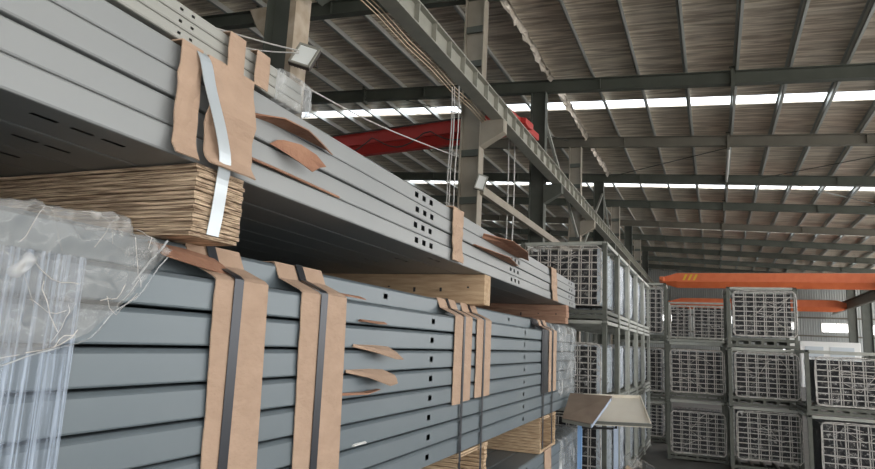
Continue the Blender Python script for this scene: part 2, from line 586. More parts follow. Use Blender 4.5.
# crumpled foil hanging along the first purlins over the column line
for (y0, y1, x, lab) in [(13.8, 19.6, -4.75, 'crumpled silver foil strip hanging near the second roof beam'),
                         (20.0, 25.8, -4.7, 'crumpled silver foil strip hanging near the third roof beam'),
                         (26.2, 31.8, -4.7, 'crumpled silver foil strip hanging near the fourth roof beam')]:
    mb = MB()
    n = 26
    for i in range(n):
        t = i / (n - 1)
        y = y0 + (y1 - y0) * t
        for j in range(5):
            mb.v.append((x + (j - 2) * .05 + R.uniform(-.03, .03), y + R.uniform(-.08, .08), zb(x) + .40 - .08 * math.sin(j * 1.4) - R.uniform(0, .12)))
    for i in range(n - 1):
        for j in range(4):
            a = i * 5 + j
            mb.f.append((a, a + 1, a + 6, a + 5))
    o = mb.build('foil_strip', M['foil_loose'])
    solid(o, .006)
    hall(o, lab, 'foil strip')

# right-hand columns far off with their girder
for y in (56.0, 62.0, 68.0):
    c = hall(column(y, None, 11.6, .7).build('column', M['col_dark']),
             {56.0: 'dark steel column across the hall, first of the far side row', 62.0: 'dark steel column under the far orange crane end',
              68.0: 'dark steel column closest to the end wall windows'}[y], 'column', 'far side columns', 'structure')
mb = MB()
mb.box((10.7, 45, 6.1), (11.0, 73, 6.15))
mb.box((10.83, 45, 6.1), (10.87, 73, 6.9))
mb.box((10.7, 45, 6.85), (11.0, 73, 6.9))
hall(mb.build('crane_girder', M['raf_tan']), 'far crane girder on the column row by the bright windows', 'crane girder', kind='structure')


# ------------------------------------------------------------------ cranes
def crane(y, x0, x1, zlo, zhi, dep, m, label, yaw=0.0, taper=1.2, hazard=True):
    t = empty('overhead_crane', (x0, y, zlo), yaw)
    L = x1 - x0
    h = zhi - zlo
    b = MB()
    st = [(0, .42, .65), (taper, .42, 1.0), (L - taper, .42, 1.0), (L, .42, .65)]
    for i, (px_, m1, tp) in enumerate(st):
        lo = .36 if i in (0, 3) else 0.0
        b.v += [(px_, -dep * .18, lo * h), (px_, -dep / 2, m1 * h), (px_, -dep / 2, tp * h), (px_, dep / 2, tp * h), (px_, dep / 2, m1 * h), (px_, dep * .18, lo * h)]
    for i in range(3):
        for k in range(6):
            b.f.append((i * 6 + k, i * 6 + (k + 1) % 6, i * 6 + 6 + (k + 1) % 6, i * 6 + 6 + k))
    b.f += [tuple(range(6)), tuple(range(18, 24))]
    b.build('bridge_girder', m, t, bevel=.01)
    fl = MB()
    fl.box((taper, -dep / 2 - .05, h * .42 - .03), (L - taper, dep / 2 + .05, h * .42 + .02))
    fl.build('side_flange', m, t)
    ra = MB()
    ra.box((taper, -.05, h), (L - taper, .05, h + .08))
    ra.build('trolley_rail', M['rust'], t)
    for xe in (0.05, L - .45):
        e = MB()
        e.box((xe, -1.2, h * .38), (xe + .3, 1.2, h * .68))
        for yy in (-1.1, .8):
            e.box((xe + .08, yy, h * .34), (xe + .22, yy + .3, h * .5))
        e.build('end_truck', m, t, bevel=.02)
    if hazard:
        s = MB()
        for k in range(3):
            s.add([(taper + .4 + k * .35, -dep / 2 - .004, h * .5), (taper + .55 + k * .35, -dep / 2 - .004, h * .5),
                   (taper + .75 + k * .35, -dep / 2 - .004, h * .92), (taper + .6 + k * .35, -dep / 2 - .004, h * .92),
                   (taper + .4 + k * .35, -dep / 2 + .01, h * .5), (taper + .55 + k * .35, -dep / 2 + .01, h * .5),
                   (taper + .75 + k * .35, -dep / 2 + .01, h * .92), (taper + .6 + k * .35, -dep / 2 + .01, h * .92)],
                  [(0, 1, 2, 3), (4, 5, 6, 7), (0, 1, 5, 4), (1, 2, 6, 5), (2, 3, 7, 6), (3, 0, 4, 7)])
        s.build('yellow_marking', M['yellow'], t)
    hall(t, label, 'crane')
    return t


crane(50, -3.6, 13.5, 6.42, 7.45, 1.0, M['orange'], 'orange overhead crane bridge, the nearer and higher of two')
crane(66, -4.0, 11.3, 5.9, 6.9, .9, M['orange'], 'duller orange overhead crane bridge behind the first, above the end wall', hazard=False)
rc = crane(17.8, -22.0, -4.45, 7.37, 8.03, .6, M['red'], 'dark red overhead crane bridge behind the tan column', yaw=-.09, hazard=False)
fc = MB()
# festoon cable loops along the red bridge
pts = []
for i in range(60):
    t = i / 59
    pts.append((3 + t * 13.5, -.45, .30 - .42 * abs(math.sin(t * math.pi * 7)) + .1))
fc.tube(pts, .02)
fc.build('festoon_cable', M['cable_k'], rc)
tr = MB()
tr.box((3, -.40, .62), (17, -.36, .66))
tr.build('festoon_track', M['cable_k'], rc)

# ------------------------------------------------------------------ lamps and wires on the columns
def floodlight(name, label, loc, w, h, rot, lens):
    t = empty(name, loc)
    t.rotation_euler = rot
    a = MB()
    a.box((-w / 2, 0, -h / 2), (w / 2, .06, h / 2))
    for k in range(7):
        a.box((-w / 2 + .02 + k * w / 7, .06, -h / 2 + .02), (-w / 2 + .03 + k * w / 7, .10, h / 2 - .02))
    a.build('housing', M['cable_k'], t, bevel=.006)
    r = MB()
    for p, q in (((-w / 2, -.02, -h / 2), (w / 2, .005, -h / 2 + .03)), ((-w / 2, -.02, h / 2 - .03), (w / 2, .005, h / 2)),
                 ((-w / 2, -.02, -h / 2), (-w / 2 + .03, .005, h / 2)), ((w / 2 - .03, -.02, -h / 2), (w / 2, .005, h / 2))):
        r.box(p, q)
    r.build('rim', M['girder'], t, bevel=.004)
    g = MB()
    g.box((-w / 2 + .03, -.006, -h / 2 + .03), (w / 2 - .03, .004, h / 2 - .03))
    g.build('glass', M[lens], t)
    b = MB()
    b.tube([(-w / 2 - .02, .03, 0), (-w / 2 - .02, .16, 0), (0, .2, .02), (w / 2 + .02, .16, 0), (w / 2 + .02, .03, 0)], .012)
    b.build('bracket', M['cable_k'], t)
    hall(t, label, 'lamp')
floodlight('floodlight', 'square floodlight with pale glass clamped to the nearest column', (-4.86, 6.42, 5.32), .30, .36, (-.35, .3, .35), 'lens')
floodlight('work_light', 'small white lamp box on the tan column', (-4.80, 13.24, 5.32), .24, .36, (0, .3, .3), 'white')


def cable(name, pts, r, m, label, cat='cable', group=None, inhall=True):
    c = MB()
    # smooth polyline
    P = [Vector(p) for p in pts]
    q = []
    for i in range(len(P) - 1):
        p0 = P[max(i - 1, 0)]
        p1, p2 = P[i], P[i + 1]
        p3 = P[min(i + 2, len(P) - 1)]
        for k in range(6):
            t = k / 6
            q.append(.5 * ((2 * p1) + (p2 - p0) * t + (2 * p0 - 5 * p1 + 4 * p2 - p3) * t * t + (3 * p1 - p0 - 3 * p2 + p3) * t ** 3))
    q.append(P[-1])
    c.tube(q, r, 6)
    o = c.build(name, m, smooth=True)
    if inhall:
        hall(o, label, cat, group)
    else:
        tag(o, label, cat, group)
    return o


cable('cable', [(-6.35, 5, 5.75), (-5.95, 5.4, 5.52), (-5.35, 6.0, 5.42), (-4.9, 6.35, 5.36)], .011, M['cable_w'], 'pale cable sagging to the square floodlight, upper of two')
cable('cable', [(-6.3, 5, 5.72), (-5.8, 5.5, 5.40), (-5.4, 6.0, 5.30), (-4.9, 6.35, 5.33)], .009, M['cable_w'], 'pale cable sagging to the square floodlight, lower of two')
for i, (x, zl) in enumerate([(-4.84, 3.6), (-4.79, 3.6), (-4.69, 3.8)]):
    cable('hanging_cord', [(x, 11.4, 6.89), (x + .02, 11.4, 6.0), (x - .01, 11.4, 5), (x, 11.4, zl)], .012, M['cable_w'],
          ['pale cord hanging beside the tan column, outermost', 'pale cord hanging beside the tan column, middle one', 'pale cord hanging closest to the tan column'][i], 'cord', 'cords hanging at the tan column')
for i, (x, y) in enumerate([(-5.1, 16.2), (-4.93, 16.2)]):
    cable('crane_pendant_cord', [(x, y, 7.62), (x + .02, y, 5.6), (x, y, 4.0)], .018, M['cable_w'],
          ['thin pale rod hanging below the red crane', 'second thin pale rod hanging below the red crane, nearer the dark column'][i], 'cord', 'rods below the red crane')
cable('cable', [(-5.23, 6.87, 5.15), (-5.4, 9.5, 5.45), (-5.46, 13.44, 6.02)], .012, M['cable_w'], 'pale wire slanting down in front of the red crane')

# torn sheet hanging up by the roof near the first column
mb = MB()
pts = [(-6.22, 6.82, 6.42), (-5.68, 6.80, 6.40), (-5.672, 6.80, 6.10), (-5.74, 6.84, 5.86), (-5.86, 6.88, 5.86), (-6.08, 6.86, 6.12)]
mb.v = pts
mb.f = [(0, 1, 2, 3, 4, 5)]
o = mb.build('torn_sheet', M['rust'])
solid(o, .01)
hall(o, 'torn pale sheet hanging behind the nearest column', 'sheet')


# ================================================================== THE STACKS OF STEEL
FX = -1.30          # front face plane of the packs


def channel_mesh(name, h, w, y0, y1, holes=(), hole_h=.028, hole_l=.045, slots=(), slot_c=.085, slot_w=.014, hz=None, lip=.016):
    """long pressed steel section: rounded edges, real holes in the face and real slots in the underside.
    local x: 0 at the face, going back to -w; local z: 0 at the underside"""
    hz = h * .5 if hz is None else hz
    prof = [(-w + .004, 0.0), (-slot_c - slot_w / 2, 0.0), (-slot_c + slot_w / 2, 0.0), (-.006, 0.0), (-.002, .0015), (0, .006),
            (0, hz - hole_h / 2), (0, hz + hole_h / 2), (0, h - lip), (-.004, h - lip + .005), (-.012, h - .004), (-.018, h - .002), (-w + .004, h - .002), (-w, h - .008), (-w, .006)]
    n = len(prof)
    cuts = {y0, y1}
    for hy in holes:
        cuts |= {hy - hole_l / 2, hy + hole_l / 2}
    for a, b in slots:
        cuts |= {a, b}
    ys = sorted(cuts)
    mb = MB()
    for y in ys:
        for (x, z) in prof:
            mb.v.append((x, y, z))
    for i in range(len(ys) - 1):
        ym = (ys[i] + ys[i + 1]) / 2
        for k in range(n):
            if k == 6 and any(abs(ym - hy) < hole_l / 2 for hy in holes):
                continue
            if k == 1 and any(a < ym < b for a, b in slots):
                continue
            a = i * n + k
            b = i * n + (k + 1) % n
            mb.f.append((a, b, b + n, a + n))
    # end caps left open as on a folded section, closed a little way in
    mb.f.append(tuple(range(n)))
    mb.f.append(tuple(range((len(ys) - 1) * n, len(ys) * n))[::-1])
    me = bpy.data.meshes.new(name)
    me.from_pydata(mb.v, [], mb.f)
    me.update()
    bm = bmesh.new()
    bm.from_mesh(me)
    bmesh.ops.recalc_face_normals(bm, faces=bm.faces)
    bm.to_mesh(me)
    bm.free()
    return me


def channel(me, m, loc, label, group):
    if not me.materials:
        me.materials.append(m)
    o = bpy.data.objects.new('steel_channel', me)
    COL.objects.link(o)
    o.location = loc
    return tag(o, label, 'steel channel', group)


# ---- upper pack: four rows, members 0.205 deep, seen from below
UP0, UPP = 2.165, .080
holesU = (2.93, 3.03, 3.13, 4.82, 4.93, 5.05, 7.45, 7.6)
meU = channel_mesh('upper_channel', UPP - .001, .203, -.7, 7.85, holesU, slots=((.925, .992), (1.028, 1.089), (1.115, 1.185), (3.3, 3.37), (3.42, 3.49)), lip=.010)
meU2 = channel_mesh('upper_channel_inner', UPP - .001, .203, -.7, 7.85, (), slots=((1.029, 1.098), (1.119, 1.193), (3.3, 3.37), (3.42, 3.49)))
offs = [.006, -.004, .002, -.006]
for k in range(4):
    channel(meU, M['steel_up'], (FX + offs[k], 0, UP0 + UPP * k),
            'pale grey perforated steel channel, %s row on the face of the upper pack' % ordinal(k), 'steel channels on the face of the upper pack')
for j in range(1, 16):  # carried on past the pack's depth, extra channels block light from the left
    channel(meU2, M['steel_up'], (FX - .205 * j, 0, UP0), ('slotted steel channel in the shaded underside of the upper pack, %s in from its face' % ['first', 'second', 'third'][j - 1]) if j < 4 else
            'steel channel in the dark underside of the upper pack, a row deepened to block light', 'steel channels in the underside near the face' if j < 4 else 'steel channels in the underside of the upper pack')
# unseen rows behind the face, put in to block light through the gaps
for k in range(1, 4):
    channel(meU2, M['steel_up'], (FX - .205, 0, UP0 + UPP * k), 'unseen steel channel directly behind the face row of the upper pack', 'steel channels behind the upper face')

# ---- thin sections on top, ending under a plastic wrap
meT = channel_mesh('thin_channel', .0345, .10, -.7, 1.86, (1.255, 1.30), .008, .012, lip=.005)
for k in range(3):
    for j in range(3):
        channel(meT, M['steel_thin'], (FX - .012 - .103 * j, 0, UP0 + UPP * 4 + .012 + .0355 * k),
                ('thin sand grey steel channel above the pale pack, %s row of three' % ['lowest', 'middle', 'topmost'][k]) if j == 0
                else 'thin sand grey steel channel hidden behind the front thin channels',
                'thin channels on the upper pack' if j == 0 else 'thin channels behind the front ones')

# ---- lower pack: eight face rows and one set-back row on top
LW = .10
meL = channel_mesh('lower_channel', .0955, .203, -.7, 7.85, (3.23, 5.33), .028, .045, lip=.016)
LZ0 = 1.045
LP = .1015
for k in range(8):
    channel(meL, M['steel_low'], (FX + R.uniform(-.003, .003), 0, LZ0 + LP * k),
            'blue grey steel channel with single round-cornered holes, %s row of the lower pack' % ordinal(k), 'steel channels on the face of the lower pack')
    channel(meU2 if False else meL, M['steel_low'], (FX - .207, 0, LZ0 + LP * k), 'unseen blue grey steel channel tucked behind the face rows of the lower pack', 'steel channels behind the lower face')  # unseen second column, put in to stop light leaking between rows
meL9 = channel_mesh('top_channel', .096, .203, -.7, 7.8, (2.85, 5.2), .026, .045, lip=.016)
for j in range(15):  # extra unseen channels at the back keep light out of the gap above
    channel(meL9, M['steel_low'], (FX - .11 - .207 * j, 0, LZ0 + LP * 8 + .002),
            'blue grey steel channel lying set back along the top of the lower pack' if j == 0 else 'steel channel in the top layer of the lower pack, a row deepened to block light',
            'channels of the top layer of the lower pack' if j else 'set-back channel on the lower pack')
LTOP = LZ0 + LP * 8 + .098

# ---- bottom pack standing on the floor
BZ = FLOOR + .10
meB = channel_mesh('bottom_channel', .0955, .203, 1.2, 8.22, (5.5,), .028, .045, lip=.016)
nB = 9
BP = (.715 - BZ) / nB
for k in range(nB):
    channel(meB, M['steel_low'], (FX, 0, BZ + BP * k), 'blue grey steel channel of the bottom pack, %s row from the floor' % ordinal(k), 'steel channels of the bottom pack')
for j in range(1, 8):
    channel(meB, M['steel_low'], (FX - .207 * j, 0, BZ + BP * (nB - 1)), 'blue grey steel channel on top of the bottom pack beside the plywood blocks', 'channels on top of the bottom pack')
for y in (1.9, 4.6, 7.6):
    mb = MB()
    mb.box((-2.9, y, FLOOR), (FX - .02, y + .12, BZ - .001))
    tag(mb.build('timber_bearer', M['timber'], bevel=.004), 'timber bearer under the bottom pack on the floor', 'timber', 'bearers on the floor')


# ---- dunnage blocks
def layered(name, m, x0, x1, y0, y1, z0, z1, n, jit, label, bev=0):
    t = empty(name, ((x0 + x1) / 2, (y0 + y1) / 2, z0))
    mb = MB()
    h = (z1 - z0) / n
    for k in range(n):
        a, b, c, d = [R.uniform(-jit, jit) for _ in range(4)]
        # jagged chip edge along the long side
        xs = [x0 + (x1 - x0) * i / 40 for i in range(41)]
        o = len(mb.v)
        for i, x in enumerate(xs):
            w = a + R.uniform(-jit, jit) * .5
            xx = x + (c if i == 40 else 0)
            mb.v += [(xx, y0 + w, z0 + h * k), (xx, y1 + d, z0 + h * k), (xx, y1 + d, z0 + h * (k + .82)), (xx, y0 + w, z0 + h * (k + .82))]
        for i in range(40):
            p = o + i * 4
            for q in range(4):
                mb.f.append((p + q, p + (q + 1) % 4, p + 4 + (q + 1) % 4, p + 4 + q))
        mb.f.append((o, o + 3, o + 2, o + 1))
        p = o + 160
        mb.f.append((p, p + 1, p + 2, p + 3))
    off = Vector(t.location)
    mb.v = [tuple(Vector(v) - off) for v in mb.v]
    mb.build('board_layers', m, t)
    return tag(t, label, 'dunnage block')


layered('chipboard_block', M['osb'], -2.9, -1.275, 1.345, 1.545, LTOP + .001, UP0 - .002, 16, .004, 'thick block of stacked chipboard strips under the near end of the upper pack')
core = MB()  # dark brown core paints the shade in the gaps between strips
core.box((-2.89, 1.366, LTOP + .002), (-1.298, 1.524, UP0 - .003))
c = core.build('gap_shade_core', M['card_dark'], bpy.data.objects['chipboard_block'])
c.location = -Vector(bpy.data.objects['chipboard_block'].location)


def timber(x0, x1, y0, y1, z0, z1, m, label, planks=1):
    t = empty('timber_block', ((x0 + x1) / 2, (y0 + y1) / 2, z0))
    off = Vector(t.location)
    h = (z1 - z0) / planks
    for k in range(planks):
        mb = MB()
        dy = R.uniform(-.01, .01)
        mb.box((x0, y0 + dy, z0 + h * k), (x1 + R.uniform(-.01, .01), y1 + dy, z0 + h * (k + 1) - .002))
        mb.v = [tuple(Vector(v) - off) for v in mb.v]
        mb.build('plank', M[m], t, bevel=.003)
    nl = MB()
    for i in range(4):
        x = x1 - .12 - i * .2
        nl.box((x, y0 - .012, (z0 + z1) / 2 - .006 + R.uniform(-.03, .03)), (x + .012, y0, (z0 + z1) / 2 + .006))
    nl.v = [tuple(Vector(v) - off) for v in nl.v]
    nl.build('nail_head', M['dark_core'], t)
    return tag(t, label, 'timber block')


timber(-2.7, -1.29, 4.10, 4.24, LTOP + .001, UP0 - .001, 'timber', 'pale timber block between the packs, one solid beam facing the torn cardboard')
timber(-2.7, -1.27, 7.10, 7.26, LTOP + .001, UP0 - .001, 'timber_red', 'reddish timber block of stacked planks between the packs near their far end', 3)


def ply_frame(x0, x1, y0, y1, z0, z1, label):
    """hollow block built up from plywood strips, open at its end"""
    t = empty('plywood_block', ((x0 + x1) / 2, (y0 + y1) / 2, z0))
    off = Vector(t.location)
    w = .055
    for nm, a, b in (('side_strips', (x0, y0, z0), (x1, y0 + w, z1)), ('side_strips', (x0, y1 - w, z0), (x1, y1, z1)),
                     ('top_strip', (x0, y0 + w, z1 - .03), (x1, y1 - w, z1)), ('bottom_strip', (x0, y0 + w, z0), (x1, y1 - w, z0 + .03))):
        mb = MB()
        n = 12 if nm == 'side_strips' else 2
        hh = (b[2] - a[2]) / n
        for k in range(n):
            j = R.uniform(-.005, .005)
            mb.box((a[0], a[1] + j, a[2] + hh * k), (b[0] + R.uniform(-.004, .004), b[1] + j, a[2] + hh * (k + 1) - .004))
        mb.v = [tuple(Vector(v) - off) for v in mb.v]
        mb.build(nm, M['ply'], t)
    return tag(t, label, 'plywood block')


ply_frame(-2.6, -1.30, 3.72, 4.32, .718, 1.043, 'hollow plywood block under the lower pack, nearer of two')
ply_frame(-2.6, -1.30, 6.0, 6.72, .718, 1.043, 'hollow plywood block under the lower pack near its wrapped end')


# ---- cardboard edge protectors and straps
def sheet(name, m, path, y0, y1, n, wav, label, cat, group, th=.004, lean=0.0, seed=0, crumple=0.0):
    """bent sheet: path is a list of (x, z) from the bottom up; y0..y1 is its width; lean shifts y with height"""
    rr = random.Random(seed)
    pts = []
    for i in range(len(path) - 1):
        (xa, za), (xb, zb_) = path[i], path[i + 1]
        m_ = max(1, int(math.hypot(xb - xa, zb_ - za) / .025))
        for k in range(m_):
            t = k / m_
            pts.append((xa + (xb - xa) * t, za + (zb_ - za) * t))
    pts.append(path[-1])
    mb = MB()
    ea = eb = 0
    for i, (x, z) in enumerate(pts):
        ea = .6 * ea + rr.uniform(-wav, wav)
        eb = .6 * eb + rr.uniform(-wav, wav) * .4
        sh = lean * i / len(pts)
        for j in range(n + 1):
            t = j / n
            y = y0 + sh + ea * (1 - t) + eb * t + (y1 - y0) * t
            c = crumple * (math.sin(j * 1.9 + i * .35 + seed) * .5 + rr.uniform(-.4, .4))
            mb.v.append((x + abs(c) + .002 * math.sin(t * math.pi), y, z))
    for i in range(len(pts) - 1):
        for j in range(n):
            a = i * (n + 1) + j
            mb.f.append((a, a + 1, a + n + 2, a + n + 1))
    o = mb.build(name, m, origin=(path[0][0], (y0 + y1) / 2, path[0][1]))
    solid(o, th, 1)
    return tag(o, label, cat, group)


def over(zlow, d=0.0):
    f = FX + .006 + d
    zt = LZ0 + LP * 8 + .002 + d
    return [(f, zlow), (f, zt - .01), (f - .012, zt), (FX - .095 + d, zt + .04), (FX - .12 + d, zt + .098), (FX - .55, zt + .102)]


G = 'cardboard edge protectors on the lower pack'
sheet('cardboard_protector', M['card'], over(1.05), 1.515, 1.612, 3, .0018, 'tall cardboard edge protector, the first strip by the wrapped corner', 'edge protector', G, seed=1, lean=-.055)
sheet('cardboard_protector', M['card'], over(1.05, .003), 1.620, 1.762, 3, .0006, 'wide cardboard edge protector on the far side of the first dark strap', 'edge protector', G, seed=2, lean=-.055)
sheet('cardboard_protector', M['card'], over(1.05), 1.970, 2.095, 3, .0022, 'narrow cardboard edge protector with a frayed side at the second dark strap', 'edge protector', G, seed=3, lean=-.06)
sheet('cardboard_protector', M['card'], over(1.05, .003), 2.112, 2.285, 3, .0006, 'wide smooth cardboard edge protector at the second dark strap', 'edge protector', G, seed=4, lean=-.06)
sheet('cardboard_protector', M['card'], over(1.335), 3.56, 3.70, 3, .003, 'short cardboard edge protector above the nearer plywood block', 'edge protector', G, seed=5)
sheet('cardboard_protector', M['card'], over(1.345, .003), 3.715, 3.87, 3, .002, 'short cardboard edge protector hanging by a thin strap, second of its pair', 'edge protector', G, seed=6)
sheet('cardboard_protector', M['card'], over(1.35), 3.98, 4.12, 3, .004, 'narrow torn cardboard protector in front of the timber block', 'edge protector', G, seed=7)
sheet('cardboard_protector', M['card'], over(1.35, .003), 4.14, 4.29, 3, .002, 'narrow cardboard protector next to the torn one by the timber block', 'edge protector', G, seed=8)
sheet('cardboard_protector', M['card'], over(1.26), 6.30, 6.42, 3, .003, 'slim cardboard protector near the wrapped end of the lower pack', 'edge protector', G, seed=9)
sheet('cardboard_protector', M['card'], over(1.26, .003), 6.50, 6.66, 3, .003, 'slim cardboard protector touching the plastic wrap of the lower pack', 'edge protector', G, seed=10)
sheet('cardboard_protector', M['strap_dark'], over(1.26), 5.98, 6.24, 3, .004, 'black rubber sheet hanging down the face near the wrapped end', 'edge protector', None, seed=11)
G2 = 'dark straps around the lower pack'
def strap(y0, y1, path, m, label, group, lean=0, th=.0015, seed=0):
    sheet('packing_strap', M[m], path, y0, y1, 1, 0, label, 'strap', group, th=th, lean=lean, seed=seed)
strap(1.572, 1.614, over(.9, .008), 'strap_dark', 'wide dark strap over the first pair of cardboard protectors', G2, -.018)
strap(2.072, 2.118, over(.9, .008), 'strap_dark', 'wide dark strap over the second pair of cardboard protectors', G2, -.025)
strap(3.700, 3.735, over(.76, .007), 'strap_dark', 'thin dark strap reaching down past the nearer plywood block', G2)
strap(4.115, 4.150, over(.76, .007), 'strap_dark', 'thin dark strap in front of the open plywood block end', G2)
strap(6.03, 6.075, over(.76, .007), 'strap_dark', 'thin dark strap over the black rubber sheet', G2)
strap(6.44, 6.485, over(.76, .007), 'strap_dark', 'thin dark strap nearest the wrapped end of the lower pack', G2)
sheet('cardboard_protector', M['card'], [(FX + .006, .2), (FX + .006, .72), (FX - .25, .735)], 6.25, 6.55, 3, .004, 'cardboard strip on the bottom pack below the plywood block', 'edge protector', None, seed=12, lean=-.12)

# crumpled cardboard on the upper pack's corner
UT = UP0 + UPP * 4
T2 = UT + .12
upf = FX + .012
sheet('cardboard_protector', M['card'], [(upf + .03, 2.16), (upf + .012, 2.19), (upf + .004, 2.30), (upf, 2.42), (upf, UT), (upf - .2, UT + .003)],
      1.240, 1.325, 4, .005, 'ragged cardboard strip beside the pale strap on the upper pack', 'edge protector', 'cardboard protectors on the upper pack', seed=21, crumple=.006)
sheet('cardboard_protector', M['card'], [(upf + .045, 2.162), (upf + .030, 2.18), (upf + .02, 2.20), (upf + .012, 2.28), (upf + .024, 2.33), (upf + .010, 2.40), (upf, 2.46), (upf, UT), (upf - .2, UT + .003)],
      1.345, 1.555, 8, .004, 'big crumpled cardboard corner piece over the chipboard block', 'edge protector', 'cardboard protectors on the upper pack', seed=22, crumple=.005, th=.005)
sheet('cardboard_protector', M['card'], [(upf - .006, UT + .004), (upf - .006, T2), (upf - .25, T2 + .004)], 1.435, 1.51, 3, .003,
      'small cardboard strip over the thin channels, nearer the crumpled one', 'edge protector', 'cardboard protectors on the upper pack', seed=23, th=.003)
sheet('cardboard_protector', M['card'], [(upf - .006, UT + .004), (upf - .006, T2), (upf - .25, T2 + .004)], 1.565, 1.635, 3, .003,
      'small cardboard strip over the thin channels by the plastic wrap', 'edge protector', 'cardboard protectors on the upper pack', seed=24, th=.003)
sheet('cardboard_protector', M['card'], [(upf + .01, 2.17), (upf, 2.25), (upf, 2.485), (upf - .25, 2.49)], 3.42, 3.60, 4, .008,
      'split cardboard strip halfway along the upper pack', 'edge protector', 'cardboard protectors on the upper pack', seed=25, crumple=.012, lean=0, th=.005)
sheet('cardboard_protector', M['card'], [(upf + .01, 2.16), (upf, 2.25), (upf, 2.485), (upf - .25, 2.49)], 6.35, 6.62, 4, .012,
      'narrow cardboard strip near the far end of the upper pack', 'edge protector', 'cardboard protectors on the upper pack', seed=26, crumple=.01, lean=-.1, th=.005)
def ribbon(name, m, pts, wdt, label, cat, th=.002):
    """flat band through 3D points, its width lying along the pack"""
    mb = MB()
    P = [Vector(p) for p in pts]
    q = []
    for i in range(len(P) - 1):
        p0, p1, p2, p3 = P[max(i - 1, 0)], P[i], P[i + 1], P[min(i + 2, len(P) - 1)]
        for k in range(5):
            t = k / 5
            q.append(.5 * ((2 * p1) + (p2 - p0) * t + (2 * p0 - 5 * p1 + 4 * p2 - p3) * t * t + (3 * p1 - p0 - 3 * p2 + p3) * t ** 3))
    q.append(P[-1])
    for p in q:
        mb.v += [tuple(p + Vector((0, -wdt / 2, 0))), tuple(p + Vector((0, wdt / 2, 0)))]
    for i in range(len(q) - 1):
        mb.f.append((2 * i, 2 * i + 1, 2 * i + 3, 2 * i + 2))
    o = mb.build(name, m, origin=pts[0])
    solid(o, th)
    return tag(o, label, cat)


ribbon('packing_strap', M['strap_light'], [(FX + .030, 1.425, LTOP + .012), (FX + .034, 1.43, 2.03), (FX + .036, 1.435, 2.12), (FX + .056, 1.415, 2.19), (FX + .052, 1.385, 2.28),
                                           (FX + .040, 1.345, 2.38), (FX + .022, 1.325, UT - .015), (FX - .02, 1.32, UT + .009), (FX - .10, 1.32, UT + .009)], .05,
       'wide pale strap over the crumpled cardboard and chipboard block', 'strap')


def flap(pts, m, label, th=.004):
    """torn cardboard flap; pts come in pairs (root, free edge)"""
    mb = MB()
    n = len(pts)
    for a, b in pts:
        mid = [(a[i] + b[i]) / 2 + (0.006 if i == 2 else 0) for i in range(3)]
        mb.v += [a, tuple(mid), b]
    for i in range(n - 1):
        for j in range(2):
            p = i * 3 + j
            mb.f.append((p, p + 1, p + 4, p + 3))
    o = mb.build('cardboard_flap', m, origin=pts[0][0])
    solid(o, th)
    return tag(o, label, 'cardboard flap', 'torn cardboard flaps between the channels')


f = FX
flap([((f, 1.575, 2.385), (f + .01, 1.575, 2.390)), ((f, 1.68, 2.398), (f + .07, 1.66, 2.40)), ((f, 1.80, 2.404), (f + .085, 1.78, 2.398)),
      ((f, 1.92, 2.408), (f + .06, 1.90, 2.395)), ((f, 2.02, 2.410), (f + .012, 2.06, 2.398))], M['card_dark'], 'long dark torn flap sticking out of the upper pack')
flap([((f + .002, 1.68, 2.325), (f + .02, 1.73, 2.352)), ((f + .03, 1.75, 2.305), (f + .05, 1.79, 2.352)), ((f + .05, 1.82, 2.285), (f + .07, 1.86, 2.335)),
      ((f + .06, 1.86, 2.272), (f + .09, 1.90, 2.300))], M['card_dark'], 'crumpled torn flap under the long dark flap of the upper pack')
flap([((f, 1.56, 2.245), (f + .03, 1.57, 2.236)), ((f, 1.72, 2.246), (f + .03, 1.70, 2.238)), ((f, 1.95, 2.246), (f + .018, 1.93, 2.241)),
      ((f, 2.15, 2.246), (f + .004, 2.15, 2.244))], M['card_dark'], 'thin torn cardboard edge poking out beside the crumpled corner piece')
flap([((f, 4.05, 2.405), (f + .02, 4.02, 2.43)), ((f, 4.35, 2.405), (f + .15, 4.30, 2.42)), ((f, 4.70, 2.405), (f + .16, 4.70, 2.40)), ((f, 5.0, 2.405), (f + .06, 5.15, 2.395))],
     M['card_dark'], 'curled brown flap on the far half of the upper pack')
flap([((f, 3.85, 2.325), (f + .03, 3.85, 2.32)), ((f, 4.4, 2.325), (f + .10, 4.4, 2.32)), ((f, 4.95, 2.325), (f + .03, 4.95, 2.322))], M['card_dark'],
     'flat brown flap under the curled flap of the upper pack')
flap([((f, 2.36, 1.667), (f + .004, 2.34, 1.660)), ((f, 2.44, 1.667), (f + .045, 2.47, 1.640)), ((f + .002, 2.54, 1.667), (f + .085, 2.60, 1.612)), ((f + .01, 2.66, 1.662), (f + .075, 2.70, 1.608))],
     M['card'], 'pointed cardboard flap between upper rows of the lower pack')
flap([((f, 2.30, 1.565), (f + .004, 2.30, 1.556)), ((f, 2.40, 1.565), (f + .050, 2.42, 1.535)), ((f + .002, 2.50, 1.565), (f + .090, 2.55, 1.498)), ((f + .01, 2.62, 1.560), (f + .070, 2.66, 1.502)), ((f + .03, 2.68, 1.54), (f + .05, 2.69, 1.52))],
     M['card'], 'torn cardboard flap with a dark fold, one row under the pointed one')
flap([((f, 2.27, 1.470), (f + .004, 2.27, 1.468)), ((f, 2.42, 1.467), (f + .06, 2.40, 1.470)), ((f, 2.56, 1.467), (f + .045, 2.54, 1.480))], M['card_dark'],
     'brown flap lying in the gap below the torn folded flap')
flap([((f, 2.38, 1.767), (f + .02, 2.38, 1.768)), ((f, 2.50, 1.767), (f + .035, 2.52, 1.762)), ((f, 2.60, 1.767), (f + .02, 2.62, 1.764))], M['card_dark'],
     'small brown paper scrap between the top rows of the lower pack')
